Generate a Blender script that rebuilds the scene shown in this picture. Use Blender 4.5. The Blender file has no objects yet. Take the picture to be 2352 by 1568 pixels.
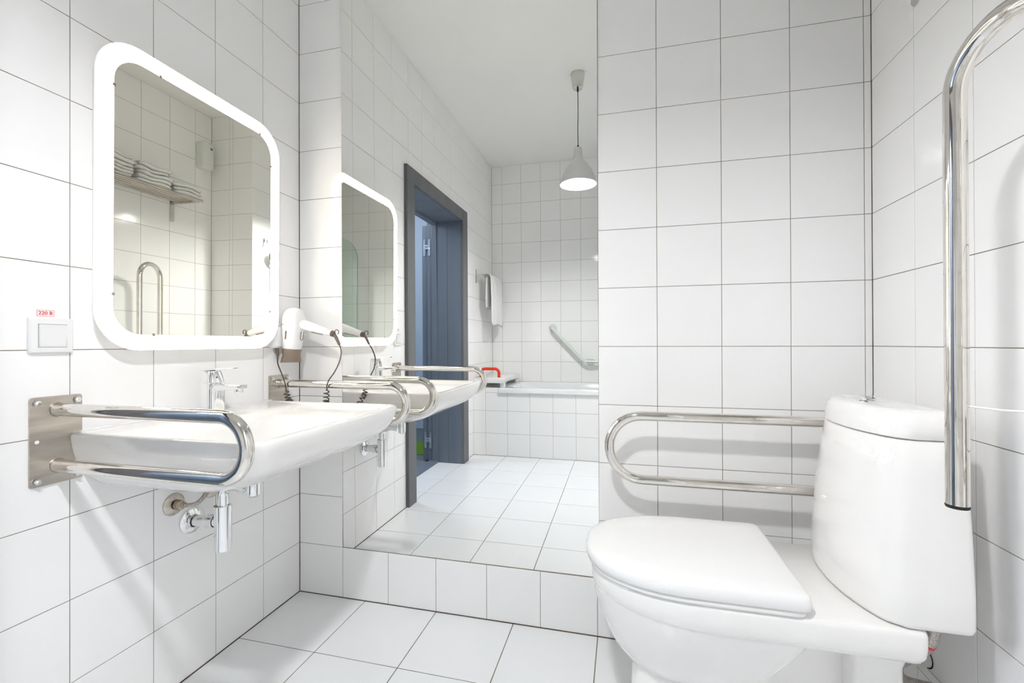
import bpy, bmesh, math, random
from mathutils import Vector, Matrix
random.seed(7)
PI = math.pi
sc = bpy.context.scene
COL = sc.collection

# ------------------------------------------------------------ camera, world, exposure
cam_d = bpy.data.cameras.new('camera')
cam = bpy.data.objects.new('camera', cam_d)
COL.objects.link(cam)
cam_d.sensor_width = 36.0
cam_d.lens = 36.0 * 1024.288 / 2352.0
cam_d.clip_start = 0.01
R_ = Vector((0.97057433, 0.24078085, -0.00317136))
U_ = Vector((0.00391013, -0.00259053, 0.999989))
F_ = Vector((-0.24076998, 0.97057605, 0.00345578))
M = Matrix((R_, U_, -F_)).transposed().to_4x4()
M.translation = Vector((1.28743685, -1.56660293, 1.0127646))
cam.matrix_world = M
sc.camera = cam

w = bpy.data.worlds.new('world')
sc.world = w
w.use_nodes = True
w.node_tree.nodes['Background'].inputs[0].default_value = (0.75, 0.82, 0.95, 1)
w.node_tree.nodes['Background'].inputs[1].default_value = 0.03

sc.view_settings.view_transform = 'Standard'
sc.view_settings.look = 'None'
sc.view_settings.gamma = 1.0
sc.view_settings.use_curve_mapping = False
sc.view_settings.exposure = 0.96
sc.cycles.max_bounces = 12
sc.cycles.diffuse_bounces = 7
sc.cycles.glossy_bounces = 8
sc.cycles.use_adaptive_sampling = True
sc.cycles.adaptive_threshold = 0.1
sc.cycles.adaptive_min_samples = 16
sc.cycles.transmission_bounces = 10

PENDANT_STRENGTH = 320.0
RING = 4.7


def light(name, kind, loc, power, color, size=0.1, rot=(0, 0, 0)):
    ld = bpy.data.lights.new(name, kind)
    ld.energy = power
    ld.color = color
    if kind == 'AREA':
        ld.shape = 'DISK'
        ld.size = size
    else:
        ld.shadow_soft_size = size
    o = bpy.data.objects.new(name, ld)
    COL.objects.link(o)
    o.location = loc
    o.rotation_euler = rot
    return o


# unseen point lamp added to brighten the corridor (the bathroom is lit by the pendant's glowing bulb and the mirror's light band)
light('corridor_fill', 'POINT', (-1.0, -1.6, 2.2), 17, (0.82, 0.90, 1.0), 0.15)


# ------------------------------------------------------------ materials
def mat(name, color=(.8, .8, .8), rough=.5, metal=0.0, coat=0.0, emit=None, estr=0.0, trans=0.0, ior=1.45,
        noise=None, bump=None, spec=None, alpha=None):
    m = bpy.data.materials.new(name)
    m.use_nodes = True
    nt = m.node_tree
    b = nt.nodes['Principled BSDF']
    b.inputs['Base Color'].default_value = (*color, 1)
    b.inputs['Roughness'].default_value = rough
    b.inputs['Metallic'].default_value = metal
    b.inputs['IOR'].default_value = ior
    if coat:
        b.inputs['Coat Weight'].default_value = coat
        b.inputs['Coat Roughness'].default_value = 0.03
    if trans:
        b.inputs['Transmission Weight'].default_value = trans
    if spec is not None:
        b.inputs['Specular IOR Level'].default_value = spec
    if emit:
        b.inputs['Emission Color'].default_value = (*emit, 1)
        b.inputs['Emission Strength'].default_value = estr
    tc = None
    if noise:
        scale, amt = noise[:2]
        tc = nt.nodes.new('ShaderNodeTexCoord')
        n = nt.nodes.new('ShaderNodeTexNoise')
        n.inputs['Scale'].default_value = scale
        n.inputs['Detail'].default_value = 4
        if len(noise) > 2:
            mp = nt.nodes.new('ShaderNodeMapping')
            mp.inputs['Scale'].default_value = noise[2]
            nt.links.new(tc.outputs['Object'], mp.inputs[0])
            nt.links.new(mp.outputs[0], n.inputs['Vector'])
        else:
            nt.links.new(tc.outputs['Object'], n.inputs['Vector'])
        r = nt.nodes.new('ShaderNodeValToRGB')
        r.color_ramp.elements[0].position = .3
        r.color_ramp.elements[1].position = .7
        r.color_ramp.elements[0].color = (*[max(0, c * (1 - amt)) for c in color], 1)
        r.color_ramp.elements[1].color = (*[min(1, c * (1 + amt * .5)) for c in color], 1)
        nt.links.new(n.outputs['Fac'], r.inputs[0])
        nt.links.new(r.outputs[0], b.inputs['Base Color'])
    if bump:
        bs, bd = bump
        tc2 = nt.nodes.new('ShaderNodeTexCoord')
        n2 = nt.nodes.new('ShaderNodeTexNoise')
        n2.inputs['Scale'].default_value = bs
        n2.inputs['Detail'].default_value = 3
        nt.links.new(tc2.outputs['Object'], n2.inputs['Vector'])
        bp = nt.nodes.new('ShaderNodeBump')
        bp.inputs['Strength'].default_value = 1.0
        bp.inputs['Distance'].default_value = bd
        nt.links.new(n2.outputs['Fac'], bp.inputs['Height'])
        nt.links.new(bp.outputs[0], b.inputs['Normal'])
    return m


TILE = mat('white_glazed_tile', (.95, .945, .94), .09, bump=(14, .00035))
FLOORTILE = mat('white_floor_tile', (.90, .91, .92), .22, bump=(20, .0003))
GROUT = mat('wall_grout', (.33, .28, .23), .9, noise=(9, .35))
FGROUT = mat('floor_grout', (.27, .23, .19), .9, noise=(7, .5))
CAULK = mat('dark_caulk', (.13, .095, .075), .8, noise=(12, .5))
PAINT = mat('ceiling_paint', (.95, .945, .92), .75)
CERAMIC = mat('white_ceramic', (.93, .915, .90), .1, coat=.6)
LIDPL = mat('white_seat_plastic', (.92, .915, .91), .18)
STEEL = mat('polished_steel', (.80, .77, .73), .06, 1.0, noise=(30, .06))
CHROME = mat('chrome', (.88, .89, .90), .04, 1.0)
BRUSH = mat('brushed_steel', (.62, .57, .51), .32, 1.0, noise=(6, .25, (1, 1, 9)))
ALU = mat('satin_aluminium', (.70, .69, .66), .24, 1.0)
BRASS = mat('brass_nut', (.55, .47, .36), .25, 1.0)
HOSE = mat('braided_hose', (.52, .48, .44), .4, .8, noise=(260, .4))
MIRROR = mat('mirror_silver', (.955, .955, .935), .0, 1.0)
MIRROR2 = mat('mirror_glass_tinted', (.97, .955, .87), .0, 1.0)
MEDGE = mat('mirror_edge', (.35, .40, .36), .2)
RINGM = mat('frosted_light_band', (.9, .9, .9), .4, emit=(1.0, .915, .775), estr=RING)
RINGS = mat('frosted_band_side', (.9, .9, .9), .4, emit=(1.0, .90, .76), estr=.13)
WPL = mat('white_plastic', (.85, .85, .85), .3)
WPL2 = mat('ivory_plastic', (.82, .84, .80), .35)
DPL = mat('taupe_plastic', (.17, .135, .11), .38)
NOZ = mat('taupe_gloss_plastic', (.26, .205, .16), .28)
CABLE = mat('dark_cable', (.10, .08, .07), .5)
BLACK = mat('black_rubber', (.015, .015, .015), .6)
REDP = mat('red_plastic', (.75, .045, .015), .3)
REDINK = mat('red_ink', (.75, .05, .07), .5)
LABELW = mat('white_label', (.9, .88, .88), .5)
DOORG = mat('grey_door_veneer', (.155, .158, .17), .5, noise=(8, .12, (1, 1, .08)))
DOORB = mat('blue_grey_door_veneer', (.17, .20, .25), .5, noise=(8, .12, (1, 1, .08)))
CORR = mat('corridor_paint', (.55, .64, .76), .8)
CARPET = mat('grey_carpet', (.20, .24, .27), .95, noise=(160, .5))
GREEN = mat('green_carpet', (.16, .30, .02), .95, noise=(140, .3))
TOWEL = mat('white_terry_towel', (.84, .84, .83), .95, bump=(350, .0012))
TUBM = mat('white_acrylic', (.86, .87, .88), .12, coat=.3)
MINTP = mat('pale_green_rail', (.74, .79, .74), .3)
SHADE = mat('pendant_shade_metal', (.70, .71, .71), .36, .8)
BULB = mat('bulb_glow', (1, 1, 1), .4, emit=(.975, .985, 1.0), estr=PENDANT_STRENGTH)
DLITE = mat('downlight_glow', (1, 1, 1), .4, emit=(1, .99, .97), estr=6)
GLASS = mat('green_glass', (.80, .93, .86), .0, trans=1.0, ior=1.5)


# ------------------------------------------------------------ geometry helpers
def finish(name, bm, m, parent=None, smooth=True, angle=40):
    bmesh.ops.recalc_face_normals(bm, faces=bm.faces)
    me = bpy.data.meshes.new(name)
    bm.to_mesh(me)
    bm.free()
    for mm in (m if isinstance(m, (list, tuple)) else [m]):
        me.materials.append(mm)
    if smooth:
        for p in me.polygons:
            p.use_smooth = True
        try:
            me.set_sharp_from_angle(angle=math.radians(angle))
        except Exception:
            pass
    o = bpy.data.objects.new(name, me)
    COL.objects.link(o)
    if parent:
        # world coordinates are used for all geometry: keep them under the parent
        o.parent = parent
        o.matrix_parent_inverse = Matrix.Translation(-parent.matrix_basis.translation) if parent.type == 'EMPTY' else Matrix.Identity(4)
    return o


def thing(name, label, cat, loc=(0, 0, 0), group=None):
    o = bpy.data.objects.new(name, None)
    o.empty_display_size = .05
    COL.objects.link(o)
    o.location = loc
    o['label'] = label
    o['category'] = cat
    if group:
        o['group'] = group
    return o


def tag(o, label, cat, group=None):
    o['label'] = label
    o['category'] = cat
    if group:
        o['group'] = group
    return o


def struct(o):
    o['kind'] = 'structure'
    return o


def add_box(bm, a, b, bevel=0, seg=2, mi=0):
    a, b = Vector(a), Vector(b)
    c = (a + b) / 2
    s = b - a
    r = bmesh.ops.create_cube(bm, size=1)
    vs = r['verts']
    for v in vs:
        v.co = Vector((v.co.x * s.x, v.co.y * s.y, v.co.z * s.z)) + c
    fs = {f for v in vs for f in v.link_faces}
    for f in fs:
        f.material_index = mi
    if bevel:
        es = list({e for v in vs for e in v.link_edges})
        rr = bmesh.ops.bevel(bm, geom=es, offset=bevel, segments=seg, profile=.5, affect='EDGES')
        for f in rr['faces']:
            f.material_index = mi
    return vs


def frame_of(t, prev=None):
    t = t.normalized()
    if prev is None:
        a = Vector((0, 0, 1)) if abs(t.z) < .9 else Vector((1, 0, 0))
        u = t.cross(a).normalized()
    else:
        u = (prev - t * prev.dot(t))
        u = u.normalized() if u.length > 1e-6 else t.orthogonal().normalized()
    return u, t.cross(u).normalized()


def add_tube(bm, pts, r, n=20, caps=True, flat=1.0, mi=0):
    pts = [Vector(p) for p in pts]
    rs = r if isinstance(r, (list, tuple)) else [r] * len(pts)
    rings = []
    pu = None
    for i, p in enumerate(pts):
        if i == 0:
            t = pts[1] - p
        elif i == len(pts) - 1:
            t = p - pts[i - 1]
        else:
            t = (pts[i + 1] - p).normalized() + (p - pts[i - 1]).normalized()
        u, v = frame_of(t, pu)
        pu = u
        rings.append([bm.verts.new(p + u * rs[i] * math.cos(2 * PI * k / n) + v * rs[i] * flat * math.sin(2 * PI * k / n)) for k in range(n)])
    for a, b in zip(rings, rings[1:]):
        for k in range(n):
            f = bm.faces.new((a[k], a[(k + 1) % n], b[(k + 1) % n], b[k]))
            f.material_index = mi
    if caps:
        bm.faces.new(rings[0][::-1]).material_index = mi
        bm.faces.new(rings[-1]).material_index = mi


def add_lathe(bm, prof, c, axis=(0, 0, 1), n=32, mi=0):
    """prof: (radius, height) from start to end along axis"""
    c = Vector(c)
    ax = Vector(axis).normalized()
    u, v = frame_of(ax)
    rings = []
    for r, h in prof:
        if r < 1e-6:
            rings.append([bm.verts.new(c + ax * h)])
        else:
            rings.append([bm.verts.new(c + ax * h + u * r * math.cos(2 * PI * k / n) + v * r * math.sin(2 * PI * k / n)) for k in range(n)])
    for a, b in zip(rings, rings[1:]):
        for k in range(n):
            k2 = (k + 1) % n
            if len(a) == 1 and len(b) == 1:
                continue
            if len(a) == 1:
                f = bm.faces.new((a[0], b[k2], b[k]))
            elif len(b) == 1:
                f = bm.faces.new((a[k], a[k2], b[0]))
            else:
                f = bm.faces.new((a[k], a[k2], b[k2], b[k]))
            f.material_index = mi


def add_loft(bm, rings, cap0=True, cap1=True, mi=0):
    vr = [[bm.verts.new(p) for p in r] for r in rings]
    n = len(vr[0])
    for a, b in zip(vr, vr[1:]):
        for k in range(n):
            bm.faces.new((a[k], a[(k + 1) % n], b[(k + 1) % n], b[k])).material_index = mi
    if cap0:
        bm.faces.new(vr[0][::-1]).material_index = mi
    if cap1:
        bm.faces.new(vr[-1]).material_index = mi
    return vr


def rrect(x0, y0, x1, y1, r, n=8, rs=None):
    """rounded rectangle outline, counter-clockwise; rs = radii at (x1y1, x0y1, x0y0, x1y0)"""
    rs = rs or (r, r, r, r)
    out = []
    for (cx, cy, a0), q in zip(((x1, y1, 0), (x0, y1, 90), (x0, y0, 180), (x1, y0, 270)), rs):
        sx = 1 if cx == x1 else -1
        sy = 1 if cy == y1 else -1
        for k in range(n + 1):
            a = math.radians(a0 + 90 * k / n)
            out.append((cx - sx * q + q * math.cos(a), cy - sy * q + q * math.sin(a)))
    return out


def arc_pts(c, u, v, r, a0, a1, n=14):
    c, u, v = Vector(c), Vector(u), Vector(v)
    return [c + u * r * math.cos(math.radians(a0 + (a1 - a0) * i / n)) + v * r * math.sin(math.radians(a0 + (a1 - a0) * i / n)) for i in range(n + 1)]


def spline(pts, n=8):
    pts = [Vector(p) for p in pts]
    P = [pts[0] * 2 - pts[1]] + pts + [pts[-1] * 2 - pts[-2]]
    out = []
    for i in range(1, len(P) - 2):
        for k in range(n):
            t = k / n
            a, b, c, d = P[i - 1:i + 3]
            out.append(.5 * ((2 * b) + (c - a) * t + (2 * a - 5 * b + 4 * c - d) * t * t + (3 * b - a - 3 * c + d) * t ** 3))
    out.append(pts[-1])
    return out


# ------------------------------------------------------------ tiled surfaces
def tiled(name, org, ud, vd, nd, uj, vj, g=.0019, holes=(), tile=TILE, grout=GROUT, thick=.06, kind=True, parent=None, seed=1, slabs=None):
    """uj, vj: joint positions. Tile faces lie in the plane, grout 1.4 mm behind."""
    rnd = random.Random(seed)
    org, ud, vd, nd = map(Vector, (org, ud, vd, nd))
    bm = bmesh.new()
    dep = .0014

    def P(u, v, h):
        return org + ud * u + vd * v + nd * h

    def rects():
        us = sorted(set(uj) | {h[0] for h in holes} | {h[2] for h in holes})
        vs = sorted(set(vj) | {h[1] for h in holes} | {h[3] for h in holes})
        us = [u for u in us if uj[0] <= u <= uj[-1]]
        vs = [v for v in vs if vj[0] <= v <= vj[-1]]
        return us, vs
    # tiles, each clipped against the holes
    for i in range(len(uj) - 1):
        for j in range(len(vj) - 1):
            cells = [(uj[i], vj[j], uj[i + 1], vj[j + 1])]
            for h in holes:
                nxt = []
                for (a, b, c, d) in cells:
                    if h[2] <= a or h[0] >= c or h[3] <= b or h[1] >= d:
                        nxt.append((a, b, c, d))
                        continue
                    if h[1] > b: nxt.append((a, b, c, h[1]))
                    if h[3] < d: nxt.append((a, h[3], c, d))
                    y0, y1 = max(b, h[1]), min(d, h[3])
                    if h[0] > a: nxt.append((a, y0, h[0], y1))
                    if h[2] < c: nxt.append((h[2], y0, c, y1))
                cells = nxt
            for (a, b, c, d) in cells:
                if c - a < .006 or d - b < .006:
                    continue
                jit = [rnd.uniform(-.00016, .00016) for _ in range(4)]
                q = g / 2
                o = [P(a + q, b + q, -dep), P(c - q, b + q, -dep), P(c - q, d - q, -dep), P(a + q, d - q, -dep)]
                q2 = g / 2 + .0005
                m1 = [P(a + q, b + q, jit[0] - .0005), P(c - q, b + q, jit[1] - .0005), P(c - q, d - q, jit[2] - .0005), P(a + q, d - q, jit[3] - .0005)]
                t = [P(a + q2, b + q2, jit[0]), P(c - q2, b + q2, jit[1]), P(c - q2, d - q2, jit[2]), P(a + q2, d - q2, jit[3])]
                o, m1, t = ([bm.verts.new(p) for p in r] for r in (o, m1, t))
                bm.faces.new(t)
                for k in range(4):
                    k2 = (k + 1) % 4
                    bm.faces.new((o[k], o[k2], m1[k2], m1[k]))
                    bm.faces.new((m1[k], m1[k2], t[k2], t[k]))
    if slabs is None:
        us, vs = rects()
        slabs = []
        if not holes:
            slabs = [(uj[0], vj[0], uj[-1], vj[-1])]
        else:
            for a, c in zip(us, us[1:]):
                run = None
                for b, d in zip(vs, vs[1:]):
                    mu, mv = (a + c) / 2, (b + d) / 2
                    ins = any(h[0] < mu < h[2] and h[1] < mv < h[3] for h in holes)
                    if ins:
                        if run: slabs.append((a, run[0], c, run[1]))
                        run = None
                    else:
                        run = (run[0], d) if run else (b, d)
                if run: slabs.append((a, run[0], c, run[1]))
    for (a, b, c, d) in slabs:
        vv = [P(u, v, h) for h in (-thick, -dep) for (u, v) in ((a, b), (c, b), (c, d), (a, d))]
        vv = [bm.verts.new(p) for p in vv]
        for idx in ((0, 1, 2, 3), (4, 5, 6, 7), (0, 1, 5, 4), (1, 2, 6, 5), (2, 3, 7, 6), (3, 0, 4, 7)):
            bm.faces.new([vv[k] for k in idx]).material_index = 1
    o = finish(name, bm, [tile, grout], parent, smooth=False)
    if kind:
        struct(o)
    return o


CEIL = 2.784
W = 2.02
YF = -2.83
rows = [i * .2 for i in range(14)] + [CEIL]
# left wall: u = distance from the corner towards the camera (-y)
lj = [0, .19, .388, .586, .783, .982, 1.182, 1.378, 1.503, 1.70, 1.898, 2.095, 2.292, 2.49, 2.687, -YF]
DOOR = (1.00, -0.001, 1.925, 2.03)
tiled('wall_left', (0, 0, 0), (0, -1, 0), (0, 0, 1), (1, 0, 0), lj, rows, holes=[DOOR], seed=1, thick=.22)
# back wall with the big mirror let into it
bj = [i * .2 for i in range(11)] + [W]
MIR = (.2, .2, 1.206, 2.6)
tiled('wall_back', (0, 0, 0), (1, 0, 0), (0, 0, 1), (0, -1, 0), bj, rows, holes=[MIR], seed=2, thick=.08)
bm = bmesh.new()
add_box(bm, (.15, .03, .15), (1.26, .075, 2.65))
finish('wall_back_backing', bm, GROUT, smooth=False)
bpy.data.objects['wall_back_backing'].name = 'wall_recess'
struct(bpy.data.objects['wall_recess'])
# right wall to the pier
rj = [0, .2, .4, .6, .8, 1.0, 1.2, 1.34]
rrows = [0, .176] + rows[1:]
tiled('wall_right', (W, 0, 0), (0, -1, 0), (0, 0, 1), (-1, 0, 0), rj, rrows, seed=3)
# pier face looking at the mirror, pier side
PX, PY0, PY1 = 1.62, -1.34, -2.21
tiled('wall_pier_front', (PX, PY0, 0), (1, 0, 0), (0, 0, 1), (0, 1, 0), [0, .19, .222, W - PX], rows, seed=4, thick=.05, slabs=[(.004, 0, W - PX + .06, CEIL)])
tiled('wall_pier_side', (PX, PY0, 0), (0, -1, 0), (0, 0, 1), (-1, 0, 0), [0, .2, .4, .6, .8, PY0 - PY1], rows, seed=5, thick=.05, slabs=[(.004, 0, PY0 - PY1 - .004, CEIL)])
tiled('wall_pier_rear', (PX, PY1, 0), (1, 0, 0), (0, 0, 1), (0, -1, 0), [0, .2, .4], rows, seed=6, thick=.05, slabs=[(.004, 0, .4, CEIL)])
tiled('wall_right_bath', (W, PY1, 0), (0, -1, 0), (0, 0, 1), (-1, 0, 0), [0, .2, .4, PY1 - YF], rows, seed=7)
fj = [0, .11] + [.11 + .1985 * i for i in range(1, 10)] + [W]
tiled('wall_rear', (0, YF, 0), (1, 0, 0), (0, 0, 1), (0, 1, 0), fj, rows, seed=8)
# floor
tiled('floor', (0, 0, 0), (1, 0, 0), (0, -1, 0), (0, 0, 1), [.3 * i for i in range(7)] + [W], [.2985 * i for i in range(8)] + [2.21],
      g=.0032, tile=FLOORTILE, grout=FGROUT, seed=9, thick=.08)
tiled('floor_doorway', (0, -1.012, 0), (-1, 0, 0), (0, -1, 0), (0, 0, 1), [0, .212], [0, .182, .4805, .779, .893], g=.0032, tile=FLOORTILE, grout=FGROUT, seed=19, thick=.06)
bm = bmesh.new()
add_box(bm, (-.1, YF - .1, CEIL), (W + .1, .1, CEIL + .08))
struct(finish('ceiling', bm, PAINT, smooth=False))
# dark sealant in the corners
bm = bmesh.new()
for p, r in (([(0, 0, 0), (0, 0, CEIL)], .0022), ([(0, 0, 0), (W, 0, 0)], .0028), ([(0, 0, 0), (0, -.99, 0)], .0028),
             ([(W, 0, 0), (W, 0, CEIL)], .0018), ([(W, 0, 0), (W, -1.34, 0)], .0022), ([(0, YF, 0), (0, YF, CEIL)], .0016),
             ([(0, -2.21, 0), (W, -2.21, 0)], .002), ([(0, -2.03, 0), (0, -2.21, 0)], .002)):
    add_tube(bm, p, r, 8)
struct(finish('trim_1', bm, CAULK))

# bath apron and end ledge
tiled('wall_bath_apron', (0, -2.21, 0), (1, 0, 0), (0, 0, 1), (0, 1, 0), [0, .115, .315, .515, .716, .911, 1.11, 1.31, 1.51, 1.71, 1.91, W],
      [0, .197, .396, .60], seed=11, thick=.04, holes=[(.237, .556, W, .61)])
tiled('wall_bath_ledge', (0, -2.21, .60), (1, 0, 0), (0, -1, 0), (0, 0, 1), [0, .115, .236], [0, .2, .4, .62], seed=12, thick=.58, grout=TILE, slabs=[(0, .045, .236, .62)])

# ------------------------------------------------------------ wall mirror
t = thing('wall_mirror', 'tall frameless wall mirror set into the tiled wall, reaching from one tile above the floor', 'mirror', (.703, 0, .2))
ang = .0045
bm = bmesh.new()
x0, z0, x1, z1 = .2004, .2008, 1.2056, 2.5992


def mp(x, z, off):
    return Vector((x, .004 - (z - .2) * ang + (x - .8) * .0018 + off, z))


f = [bm.verts.new(mp(x, z, 0)) for x, z in ((x0, z0), (x1, z0), (x1, z1), (x0, z1))]
bm.faces.new(f)
finish('mirror_glass', bm, MIRROR, t, smooth=False)
bm = bmesh.new()
a = [bm.verts.new(mp(x, z, .0003)) for x, z in ((x0, z0), (x1, z0), (x1, z1), (x0, z1))]
b = [bm.verts.new(mp(x, z, .02)) for x, z in ((x0, z0), (x1, z0), (x1, z1), (x0, z1))]
for k in range(4):
    bm.faces.new((a[k], a[(k + 1) % 4], b[(k + 1) % 4], b[k]))
bm.faces.new(b)
finish('mirror_edge', bm, MEDGE, t, smooth=False)

# ------------------------------------------------------------ lighted mirror on the left wall
LY0, LY1, LZ0, LZ1, XM = -.757, -.157, .997, 1.797, .040
t = thing('lighted_mirror', 'rectangular mirror with rounded corners and a glowing frosted light band around it', 'mirror', (0, (LY0 + LY1) / 2, LZ0))
bm = bmesh.new()


def ring2(y0, z0, y1, z1, r, x, n=12):
    return [Vector((x + (p[1] - 1.4) * .0078 * (x > .01), p[0], p[1])) for p in rrect(y0, z0, y1, z1, r, n)]


B = .041
o1 = ring2(LY0, LZ0, LY1, LZ1, .105, XM)
i1 = ring2(LY0 + B, LZ0 + B, LY1 - B, LZ1 - B, .07, XM)
o0 = ring2(LY0, LZ0, LY1, LZ1, .105, XM - .005)
i0 = ring2(LY0 + B, LZ0 + B, LY1 - B, LZ1 - B, .07, XM - .005)
vr = [[bm.verts.new(p) for p in r] for r in (i0, i1, o1, o0)]
n = len(vr[0])
for a, b in ((0, 1), (1, 2), (2, 3), (3, 0)):
    for k in range(n):
        bm.faces.new((vr[a][k], vr[a][(k + 1) % n], vr[b][(k + 1) % n], vr[b][k])).material_index = 0 if (a, b) == (1, 2) else 1
finish('light_band', bm, [RINGM, RINGS], t, smooth=False)
bm = bmesh.new()
add_loft(bm, [ring2(LY0 + B + .0003, LZ0 + B + .0003, LY1 - B - .0003, LZ1 - B - .0003, .07, x) for x in (XM - .004, XM)])
finish('mirror_glass', bm, MIRROR2, t, smooth=False)
for cy_, cz_ in ((-.60, LZ1 - B), (-.25, LZ1 - B), (LY1 - B, 1.66), (LY1 - B, 1.13), (LY0 + B, 1.67), (LY0 + B, 1.14), (-.615, LZ0 + B)):
    bm = bmesh.new()
    xx = XM + (cz_ - 1.4) * .0078
    add_box(bm, (xx - .001, cy_ - .004, cz_ - .004), (xx + .0012, cy_ + .004, cz_ + .004), .001)
    finish('mirror_clip', bm, BRASS, t, smooth=False)
bm = bmesh.new()
add_loft(bm, [ring2(LY0 + .02, LZ0 + .02, LY1 - .02, LZ1 - .02, .085, x) for x in (0.0005, XM - .0055)])
finish('back_housing', bm, WPL, t, smooth=False)

# ------------------------------------------------------------ support rails at the basin


def wall_plate(y, z0, z1, parent, xw=0.0, sx=1, hw=.05):
    bm = bmesh.new()
    out = rrect(y - hw, z0, y + hw, z1, .006, 4)
    add_loft(bm, [[Vector((xw + sx * x, p[0], p[1])) for p in out] for x in (.0005, .0045)])
    pl = finish('wall_plate', bm, BRUSH, parent, smooth=False)
    for yy in (y - hw + .012, y + hw - .012):
        for zz in (z0 + .013, z1 - .013):
            bm = bmesh.new()
            add_lathe(bm, [(.0085, 0), (.0085, .0015)], (xw + sx * .0045, yy, zz), (sx, 0, 0), 20)
            add_lathe(bm, [(0, .0015), (.0068, .0015), (.0068, .007), (.0060, .0078), (.0036, .0078), (.0036, .012), (.003, .0128), (0, .0128)], (xw + sx * .0045, yy, zz), (sx, 0, 0), 6)
            finish('bolt', bm, CHROME, parent, smooth=False)
    return pl


def u_rail(y, label, group=None, zt=.861, zb=.731):
    t = thing('support_rail', label, 'grab rail', (0, y, (zt + zb) / 2), group)
    wall_plate(y, .69, .893, t)
    r = (zt - zb) / 2
    xc = .555 - .015 - r
    pts = [(.004, y, zt)] + [(xc * k / 4, y, zt) for k in range(1, 4)]
    pts += arc_pts((xc, y, (zt + zb) / 2), (1, 0, 0), (0, 0, 1), r, 90, -90, 22)
    pts += [(xc * k / 4, y, zb) for k in (3, 2, 1)] + [(.004, y, zb)]
    bm = bmesh.new()
    add_tube(bm, pts, .015, 28)
    finish('tube', bm, STEEL, t)
    bm = bmesh.new()
    add_lathe(bm, [(.0042, 0), (.0042, .0003), (0, .0003)], (.0045, y - .037, .792), (1, 0, 0), 16)
    finish('bolt_hole', bm, TILE, t, smooth=False)
    for z in (zt, zb):
        bm = bmesh.new()
        add_lathe(bm, [(.0155, 0), (.0172, .0003), (.0160, .0015), (.0152, .003)], (.0045, y, z), (1, 0, 0), 28)
        finish('weld_collar', bm, BRUSH, t)
    return t


u_rail(-.811, 'polished steel U-shaped support rail on the near side of the washbasin')
u_rail(-.117, 'polished steel U-shaped support rail between the washbasin and the tall mirror')

# ------------------------------------------------------------ washbasin
YB = -.466
t = thing('washbasin', 'wide white ceramic washbasin mounted on the tiled wall between two rails', 'sink', (0, YB, .60))


def basin_ring(xb, xf, hw, r, z, bow=.02, n=9):
    out = []
    for (x, y) in rrect(xb, YB - hw, xf, YB + hw, r, n, rs=(r, .006, .006, r)):
        tt = 1 - min(1, abs(y - YB) / hw) ** 2
        fx = (x - xb) / (xf - xb)
        out.append(Vector((x + bow * tt * fx * fx, y, z)))
    return out


def oval_ring(cx, hx, hy, z, n, k=2.6):
    pass


bm = bmesh.new()
lv = [(.004, .18, .10, .05, .630), (.002, .26, .175, .07, .636), (.001, .345, .232, .08, .649), (.001, .418, .268, .08, .671), (.001, .480, .295, .07, .702),
      (.001, .520, .311, .06, .735), (.001, .533, .318, .05, .775), (.001, .535, .320, .045, .793), (.002, .532, .318, .043, .7985), (.004, .527, .314, .04, .80),
      (.018, .516, .305, .035, .7995), (.024, .509, .299, .035, .797)]
rings = [basin_ring(xb, xf, hw, r, z) for xb, xf, hw, r, z in lv]
# bowl: rear shelf for the tap, then gentle flanks, then the deep oval
for xb, xf, hw, r, z, rb in ((.125, .503, .297, .04, .795, .03), (.138, .496, .29, .05, .787, .05), (.148, .488, .27, .07, .779, .07), (.158, .478, .225, .10, .771, .1),
                             (.166, .466, .20, .12, .750, .12), (.18, .445, .175, .12, .715, .12), (.20, .41, .14, .10, .69, .1), (.235, .36, .08, .06, .68, .06)):
    out = []
    for (x, y) in rrect(xb, YB - hw, xf, YB + hw, r, 9, rs=(r, rb, rb, r)):
        tt = 1 - min(1, abs(y - YB) / hw) ** 2
        fx = (x - xb) / (xf - xb)
        out.append(Vector((x + .016 * tt * fx * fx, y, z)))
    rings.append(out)
add_loft(bm, rings)
o = finish('basin', bm, CERAMIC, t, angle=70)
m_ = o.modifiers.new('s', 'SUBSURF')
m_.levels = m_.render_levels = 1
bm = bmesh.new()
add_lathe(bm, [(.031, 0), (.031, .003), (.024, .005), (0, .006)], (.30, YB, .679), (0, 0, 1), 28)
finish('drain', bm, CHROME, t)

bm = bmesh.new()
add_tube(bm, [(.0015, YB - .312, .8005), (.0015, YB + .312, .8005)], .0042, 10)
finish('wall_sealant', bm, CERAMIC, t)

# ------------------------------------------------------------ tap
t = thing('basin_tap', 'chrome single lever tap standing on the washbasin', 'tap', (.075, YB, .797))
bm = bmesh.new()


def rr3(cx, cy, hx, hy, r, z, n=6):
    return [Vector((p[0], p[1], z)) for p in rrect(cx - hx, cy - hy, cx + hx, cy + hy, r, n)]


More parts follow.
